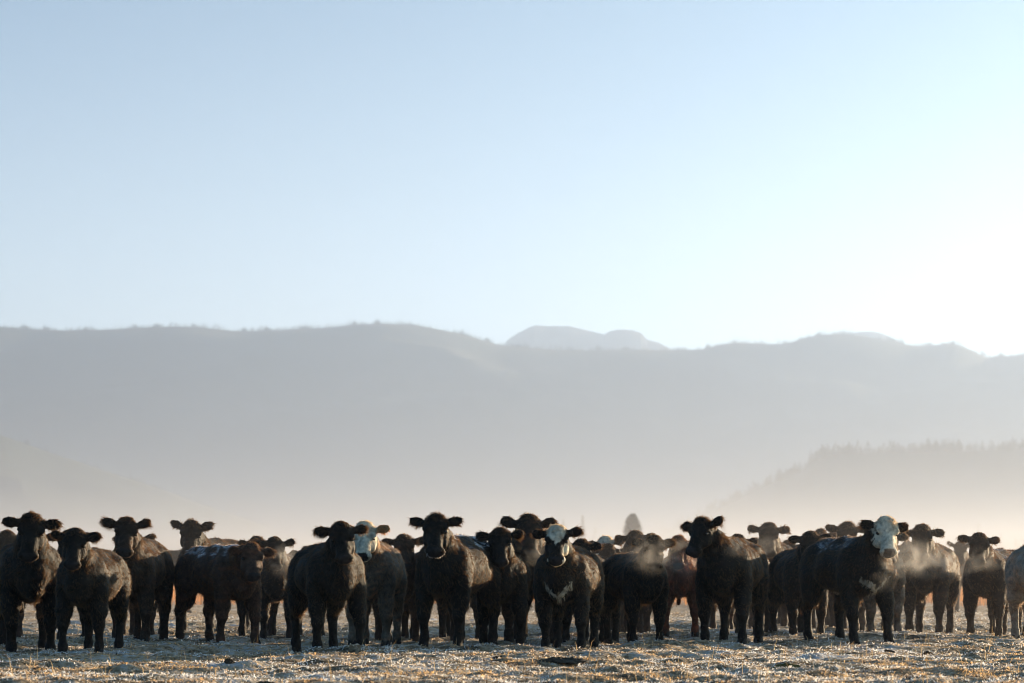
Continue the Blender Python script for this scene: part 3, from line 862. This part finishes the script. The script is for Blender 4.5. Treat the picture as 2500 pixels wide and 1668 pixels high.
# ------------------------------------------------------------------ the herd (px = head centre, angles 0 = facing the camera, + = towards picture right)
herd = [
 # front rank
 dict(px=78, ytop=1243, yfeet=1593, body=10, look=4, pitch=64, coat='black', detail=2, seed=1, ear=(2, 4), fat=1.08, curls=1.2,
      label='large black cow with a curly poll at the far left edge of the picture'),
 dict(px=184, ytop=1292, yfeet=1600, body=-8, look=-2, pitch=62, coat='black', detail=2, seed=2, ear=(8, 10), roll=-2,
      label='black cow with lowered head and sunlit hairy flank, right of the leftmost large cow'),
 dict(px=310, ytop=1270, yfeet=1574, body=-7, look=2, pitch=60, coat='darkbrown', detail=2, seed=3, ear=(20, 24), fat=.88, size=.97,
      label='dark cow with raised ears and golden lit chest, third large head from the left'),
 dict(px=618, ytop=1324, yfeet=1573, body=32, look=14, pitch=60, coat='brown', detail=2, seed=4, ear=(0, 4), frost=.9, size=.94,
      label='brown cow standing side-on with frosted back and low head turned to the camera'),
 dict(px=835, ytop=1276, yfeet=1597, body=15, look=6, pitch=60, coat='black', detail=2, seed=5, ear=(6, 6), fat=1.1,
      label='big black cow in front with golden lit right cheek, in front of the cream-faced one'),
 dict(px=1063, ytop=1257, yfeet=1583, body=-19, look=-3, pitch=58, coat='black', detail=2, seed=6, ear=(14, 14), frost=1.3, fat=1.05, curls=1.5, whisker=1,
      label='black cow with frost-whitened chin whiskers, curly topknot and frosted back'),
 dict(px=1220, ytop=1286, yfeet=1578, body=-4, look=-3, pitch=64, coat='black', detail=2, seed=7, ear=(8, 10), curls=1.4,
      label='all-black cow facing straight on with long ears, left of the bald-faced cow'),
 dict(px=1358, ytop=1279, yfeet=1589, body=-10, look=-7, pitch=58, coat='black', face='blaze', detail=2, seed=8, ear=(4, 8), fat=1.1, brisket=True,
      label='bald-faced black cow with white forehead blaze and white brisket mark, golden lit flank'),
 dict(px=1706, ytop=1270, yfeet=1579, body=-14, nbend=-24, look=-38, pitch=56, coat='black', detail=2, seed=9, ear=(10, 26), fat=1.1, curls=1.3, roll=4,
      label='stout black cow looking off to the left with sunlit hair along its back'),
 dict(px=2166, ytop=1261, yfeet=1574, body=20, nbend=20, look=12, pitch=60, coat='black', face='white', detail=2, seed=10, ear=(0, -2), fat=1.12, brisket=True, frost=.35, roll=-4,
      label='large black cow with a full white face, frost on its shoulders and white brisket'),
 # middle ranks
 dict(px=169, ytop=1292, yfeet=1572, body=4, look=4, coat='black', detail=1, seed=11, ear=(10, 10), frost=.8,
      label='hidden cow with ear tips and legs showing behind the lowered head at left'),
 dict(px=330, ytop=1293, yfeet=1556, body=-4, look=10, coat='darkbrown', detail=1, seed=12, ear=(10, 14), frost=.9,
      label='cow hidden behind the raised-ear dark cow, one ear and frosty back showing'),
 dict(px=468, ytop=1276, yfeet=1551, body=-20, look=0, coat='black', detail=1, seed=13, ear=(24, 26), curls=1.2,
      label='black cow with high head looking over the frosted back of the brown cow'),
 dict(px=672, ytop=1307, yfeet=1561, body=-3, look=2, coat='black', detail=1, seed=14, ear=(8, 14), frost=.6,
      label='black cow behind the head of the side-on brown cow, one ear tip lit'),
 dict(px=626, ytop=1314, yfeet=1556, body=6, look=-4, coat='black', detail=1, seed=15, ear=(2, 4),
      label='cow whose crown just shows above the head of the brown side-on cow'),
 dict(px=890, ytop=1279, yfeet=1580, body=-5, look=-6, coat='smoke', face='white', detail=2, seed=16, ear=(8, 12),
      label='grey-brown cow with pale cream face and sun-glowing tan ears'),
 dict(px=986, ytop=1297, yfeet=1566, body=8, look=2, coat='darkbrown', detail=1, seed=17, ear=(4, 2),
      label='dark cow with small sunlit cheek between the cream-faced and frosty-chinned cows'),
 dict(px=1078, ytop=1296, yfeet=1567, body=8, look=6, coat='black', detail=1, seed=18, ear=(-20, -20),
      label='black cow of which only flank and legs show behind the frosty-chinned cow'),
 dict(px=1293, ytop=1258, yfeet=1574, body=-6, look=6, coat='darkbrown', detail=1, seed=19, ear=(14, 12), fat=1.1, size=1.12,
      label='tall dark brown cow with wide ears rising behind the bald-faced cow'),
 dict(px=1298, ytop=1302, yfeet=1562, body=-4, look=0, coat='tan', detail=1, seed=20, ear=(4, 6),
      label='pale tan cow of which only lit legs show left of the bald-faced cow'),
 dict(px=1418, ytop=1316, yfeet=1573, body=-12, look=-4, coat='black', detail=1, seed=21, ear=(4, 6), fat=1.08,
      label='black cow with its rounded rump showing right of the bald-faced cow'),
 dict(px=1474, ytop=1311, yfeet=1548, body=-14, look=-18, coat='darkbrown', face='white', detail=1, seed=22, ear=(2, 8),
      label='white-topped head peering over the backs left of the lone conifer'),
 dict(px=1551, ytop=1294, yfeet=1549, body=4, look=2, coat='darkbrown', detail=1, seed=23, ear=(2, 4),
      label='dark cow with rounded crown right below the lone conifer'),
 dict(px=1597, ytop=1307, yfeet=1577, body=18, look=8, coat='black', detail=2, seed=24, ear=(2, 6), fat=1.0,
      label='black cow breathing steam with its body angled left, in front of the red cow'),
 dict(px=1655, ytop=1320, yfeet=1565, body=-3, look=-8, coat='red', detail=1, seed=25, ear=(-25, -30),
      label='russet red cow with orange glowing legs and crown, left of the stout cow looking away'),
 dict(px=1705, ytop=1345, yfeet=1541, body=-30, look=-60, coat='smoke', detail=1, seed=26, ear=(0, 0),
      label='greyish cow far behind, its flank between the red cow and the stout cow looking left'),
 dict(px=1800, ytop=1318, yfeet=1561, body=-12, look=-10, coat='black', detail=1, seed=27, ear=(0, 0),
      label='black cow hidden behind the stout cow looking left, only lower legs showing'),
 dict(px=1877, ytop=1277, yfeet=1536, body=-8, look=0, coat='darkbrown', detail=1, seed=28, ear=(6, 4), frost=.5, fat=1.05,
      label='dark brown cow with wide flat ears and rim-lit chest beside the stout cow'),
 dict(px=1842, ytop=1316, yfeet=1527, body=-6, look=2, coat='black', detail=0, seed=29, ear=(4, 4),
      label='far cow with one round ear showing behind the back of the stout cow'),
 dict(px=1925, ytop=1316, yfeet=1531, body=6, look=4, coat='darkbrown', detail=0, seed=30, ear=(2, 2),
      label='distant cow between the flat-eared brown cow and the large white-faced cow'),
 dict(px=1977, ytop=1304, yfeet=1565, body=8, look=0, coat='black', detail=1, seed=31, ear=(4, 4),
      label='black cow half hidden behind the rump of the large white-faced cow, left ear showing'),
 dict(px=2068, ytop=1275, yfeet=1540, body=-10, look=0, coat='darkbrown', detail=1, seed=32, ear=(8, 8), curls=1.3,
      label='dark head looking over the frosted shoulders of the large white-faced cow'),
 dict(px=2005, ytop=1292, yfeet=1533, body=10, look=20, coat='darkbrown', detail=0, seed=33, ear=(0, 0),
      label='distant cow whose crown shows just above the hips of the large white-faced cow'),
 dict(px=2170, ytop=1305, yfeet=1560, body=4, look=6, coat='smoke', detail=1, seed=34, ear=(0, 2),
      label='smoky brown cow half covered by the white face, left of the curly-topped cow'),
 dict(px=2250, ytop=1278, yfeet=1549, body=-14, look=-6, coat='darkbrown', detail=1, seed=35, ear=(-4, -2), fat=1.1, curls=1.5,
      label='dark curly-topped cow in drifting breath right of the large white-faced cow'),
 dict(px=2215, ytop=1325, yfeet=1529, body=-6, look=0, coat='smoke', detail=0, seed=36, ear=(2, 2),
      label='far brownish cow with legs showing between the white-faced and the curly-topped cows'),
 dict(px=2344, ytop=1327, yfeet=1500, body=-12, look=0, coat='darkbrown', detail=0, seed=37, ear=(30, 30),
      label='small faraway cow seen between the curly-topped cow and the flat-eared cow at right'),
 dict(px=2390, ytop=1297, yfeet=1555, body=-30, look=-4, coat='darkbrown', detail=1, seed=38, ear=(4, 2), fat=1.05, frost=.4,
      label='dark cow with low flat ears and rump to the right, near the right edge'),
 dict(px=2612, ytop=1278, yfeet=1565, body=8, look=30, coat='grey', detail=1, seed=39, ear=(12, 10), fat=1.1,
      label='curly grey cow cut off by the right edge of the photo'),
 dict(px=510, ytop=1318, yfeet=1499, body=84, look=84, coat='darkbrown', detail=0, seed=40, ear=(0, 0), pitch=50,
      label='far side-on cow whose flank bridges the gap left of the brown frosted cow'),
 dict(px=20, ytop=1290, yfeet=1560, body=20, look=10, coat='darkbrown', detail=1, seed=41, ear=(0, 0),
      label='cow behind the leftmost large cow, only its lit back at the frame edge'),
 dict(px=1690, ytop=1368, yfeet=1486, body=-70, look=-60, coat='darkbrown', detail=0, seed=42, ear=(0, 0),
      label='tiny distant cow between the legs of the red cow and the stout cow'),
 dict(px=1128, ytop=1322, yfeet=1560, body=-6, look=0, coat='black', detail=1, seed=50, ear=(-10, -10),
      label='black cow hidden by the frosty-backed one, legs showing left of the straight-on cow'),
 dict(px=752, ytop=1326, yfeet=1556, body=6, look=0, coat='black', detail=1, seed=51, ear=(-10, -10),
      label='black cow hidden behind the big front cow, legs seen between its legs'),
 dict(px=1484, ytop=1330, yfeet=1552, body=8, look=0, coat='darkbrown', detail=0, seed=52, ear=(-10, -10),
      label='dark cow hidden behind the steaming black cow, legs showing left of its feet'),
 dict(px=1752, ytop=1326, yfeet=1550, body=-8, look=0, coat='darkbrown', detail=0, seed=53, ear=(-10, -10),
      label='dark cow behind the stout cow, its feet showing left of the stout one'),
 dict(px=2040, ytop=1322, yfeet=1540, body=5, look=0, coat='darkbrown', detail=0, seed=54, ear=(-10, -10),
      label='dark cow seen as legs under the belly of the large white-faced cow'),
 dict(px=2440, ytop=1332, yfeet=1547, body=-25, look=-10, coat='darkbrown', detail=0, seed=55, ear=(-10, -10),
      label='dark cow hidden behind the flat-eared cow near the right edge, legs showing'),
]
for kw in herd:
    make_cow(**kw)
# ------------------------------------------------------------------ after the herd: dung and clods
M_DUNG, _t, _p = mat_principled('dung', (.045, .033, .022), .85, .15)
M_MOSS, _t, _p = mat_principled('mossy_clod', (.10, .085, .030), .9, .1)
def clod(name, px, py, w, hgt, label, cat, mat, seed, group=None):
    d = ground_dist(py)
    x = (px - 1250) / FPX * d
    rg = np.random.default_rng(seed)
    nz = SineNoise(seed, [(.5, .25, 5, 1), (.2, .18, 6, 1)])
    V, F = [], []
    nr, na = 9, 26
    z0 = float(terrain(np.array([x]), np.array([d]))[0])
    for i in range(nr + 1):
        t = i / nr
        for j in range(na):
            a = j / na * 2 * math.pi
            rr = (1 - t ** 1.6) * (1 + .35 * math.sin(a * 2 + seed) * .5 + .3 * float(nz(np.array([math.cos(a)]), np.array([math.sin(a) + t]))[()] if False else .22 * math.sin(a * 5 + seed * 3 + t * 4)))
            lump = 1 + .30 * math.sin(a * 3 + seed) * (1 - t) + .2 * math.sin(a * 7 + 5 * t + seed)
            V.append((math.cos(a) * rr * w, math.sin(a) * rr * w * .8, hgt * math.sin(t * math.pi / 2) * lump - .01 * (1 - t)))
    for i in range(nr):
        for j in range(na):
            F.append((i * na + j, i * na + (j + 1) % na, (i + 1) * na + (j + 1) % na, (i + 1) * na + j))
    V = [(v[0] + rg.normal(0, .004), v[1] + rg.normal(0, .004), v[2] + rg.normal(0, .004)) for v in V]
    o = mesh_obj(name, V, F, mat, smooth=False)
    o.location = (x, d, z0 - .005)
    return tag(o, label, cat, group)
for i, (px, py, w, hgt, lb) in enumerate([
        (412, 1621, .17, .055, 'long low dark dung heap on the ground below the gap beside the raised-ear cow'),
        (561, 1628, .055, .035, 'small round dark clod in the grass below the brown side-on cow'),
        (398, 1580, .13, .04, 'shaded dark dung pat close to the hind foot of the raised-ear cow'),
        (1215, 1618, .07, .03, 'small dung pat on frosty ground below the straight-on black cow'),
        (1370, 1628, .22, .03, 'wide flat dung pat on the ground below the bald-faced cow'),
        (1548, 1601, .045, .025, 'tiny dark clod on bluish frost below the steaming black cow'),
        (1820, 1607, .05, .03, 'tiny dark clod below the stout cow that looks left'),
        (2165, 1594, .09, .03, 'flat brown dung pat on frost below the large white-faced cow'),
        (2262, 1596, .06, .025, 'small brown dung pat right of the flat one near the white-faced cow'),
        (1870, 1566, .07, .03, 'dark clod on the shaded ground between the stout cow and the white-faced cow')]):
    clod('dung_pat', px, py, w, hgt, lb, 'dung pat', M_DUNG, 200 + i, 'dung pats on the frosty pasture')
clod('mossy_clod', 1920, 1640, .17, .055, 'big olive-brown mossy clod in the foreground right of centre', 'clod', M_MOSS, 230)
clod('mossy_clod', 650, 1664, .13, .035, 'dark earthy clod at the bottom edge left of centre', 'clod', M_DUNG, 231)
# ------------------------------------------------------------------ air
def steam(px, py, d, rx, ry, rz, dens, seed):
    """breath hanging in the cold air: an ellipsoid of patchy vapour"""
    c = at_dist(px, py, d)
    V, F = [], []
    for i in range(0, 11):
        t = i / 10 * math.pi
        for j in range(16):
            a = j / 16 * 2 * math.pi
            V.append((math.sin(t) * math.cos(a) * rx, math.sin(t) * math.sin(a) * ry, math.cos(t) * rz))
    for i in range(10):
        for j in range(16):
            F.append((i * 16 + j, (i + 1) * 16 + j, (i + 1) * 16 + (j + 1) % 16, i * 16 + (j + 1) % 16))
    m, t, out = mat_new('vapour')
    tcn = N(t, 'ShaderNodeTexCoord')
    mpn = N(t, 'ShaderNodeMapping'); mpn.inputs['Scale'].default_value = (1 / rx, 1 / ry, 1 / rz)
    t.links.new(tcn.outputs['Object'], mpn.inputs['Vector'])
    ln = N(t, 'ShaderNodeVectorMath', operation='LENGTH'); t.links.new(mpn.outputs[0], ln.inputs[0])
    fo = N(t, 'ShaderNodeMapRange'); fo.interpolation_type = 'SMOOTHSTEP'
    for k, v in ((1, .15), (2, .95), (3, 1.0), (4, 0.0)): fo.inputs[k].default_value = v
    t.links.new(ln.outputs['Value'], fo.inputs[0])
    nz = N(t, 'ShaderNodeTexNoise'); nz.inputs['Scale'].default_value = 4.6; nz.inputs['Detail'].default_value = 4; nz.inputs['Distortion'].default_value = .8
    of = N(t, 'ShaderNodeVectorMath', operation='ADD'); of.inputs[1].default_value = (seed * 3.1, seed, 0)
    t.links.new(tcn.outputs['Object'], of.inputs[0]); t.links.new(of.outputs[0], nz.inputs['Vector'])
    nr = N(t, 'ShaderNodeMapRange')
    for k, v in ((1, .46), (2, .68), (3, 0.0), (4, 1.0)): nr.inputs[k].default_value = v
    t.links.new(nz.outputs['Fac'], nr.inputs[0])
    mu = N(t, 'ShaderNodeMath', operation='MULTIPLY'); t.links.new(fo.outputs[0], mu.inputs[0]); t.links.new(nr.outputs[0], mu.inputs[1])
    m2 = N(t, 'ShaderNodeMath', operation='MULTIPLY'); m2.inputs[1].default_value = dens; t.links.new(mu.outputs[0], m2.inputs[0])
    pv = N(t, 'ShaderNodeVolumePrincipled')
    pv.inputs['Color'].default_value = (.95, .9, .85, 1); pv.inputs['Anisotropy'].default_value = .5
    t.links.new(m2.outputs[0], pv.inputs['Density']); t.links.new(pv.outputs[0], out.inputs['Volume'])
    o = mesh_obj('breath_steam', V, F, m, smooth=True)
    o.location = c
    tag(o, kind='stuff')
if STEAM:
    for i, a in enumerate([(2225, 1366, 42.2, .46, .3, .30, 1.6), (2300, 1376, 43.6, .50, .3, .26, 1.3), (2150, 1425, 39.8, .18, .16, .16, .8),
                           (1655, 1366, 42.6, .36, .25, .32, 1.6), (1585, 1352, 41.0, .42, .25, .32, 1.2), (700, 1372, 43.4, .26, .2, .26, 1.5),
                           (1300, 1350, 42.0, .28, .2, .20, 1.2), (1870, 1350, 47.0, .35, .3, .25, 1.0), (2400, 1370, 42.6, .3, .2, .2, .9),
                           (1790, 1345, 41.0, .25, .2, .10, 1.0)]):
        steam(*a, i + 1)
def volume_box(name, x0, x1, y0, y1, z0, z1, dens, col, g):
    V = [(x, y, z) for x in (x0, x1) for y in (y0, y1) for z in (z0, z1)]
    F = [(0, 1, 3, 2), (4, 6, 7, 5), (0, 4, 5, 1), (2, 3, 7, 6), (0, 2, 6, 4), (1, 5, 7, 3)]
    m, t, out = mat_new(name + '_air')
    pv = N(t, 'ShaderNodeVolumePrincipled')
    pv.inputs['Color'].default_value = (*col, 1)
    pv.inputs['Density'].default_value = dens
    pv.inputs['Anisotropy'].default_value = g
    t.links.new(pv.outputs[0], out.inputs['Volume'])
    o = mesh_obj(name, V, F, m, smooth=False)
    return tag(o, kind='stuff')
volume_box('ground_mist', -60, 60, 42.4, 150, -.5, 1.75, .0030, (.54, .50, .48), .6)
volume_box('haze', -13500, 13500, -2900, 11800, -8, 640, 1.35e-4, (.30, .41, .61), .64)
volume_box('mist', -3000, 3000, 41, 6000, -.6, 22, 6.0e-4, (.51, .54, .62), .55)
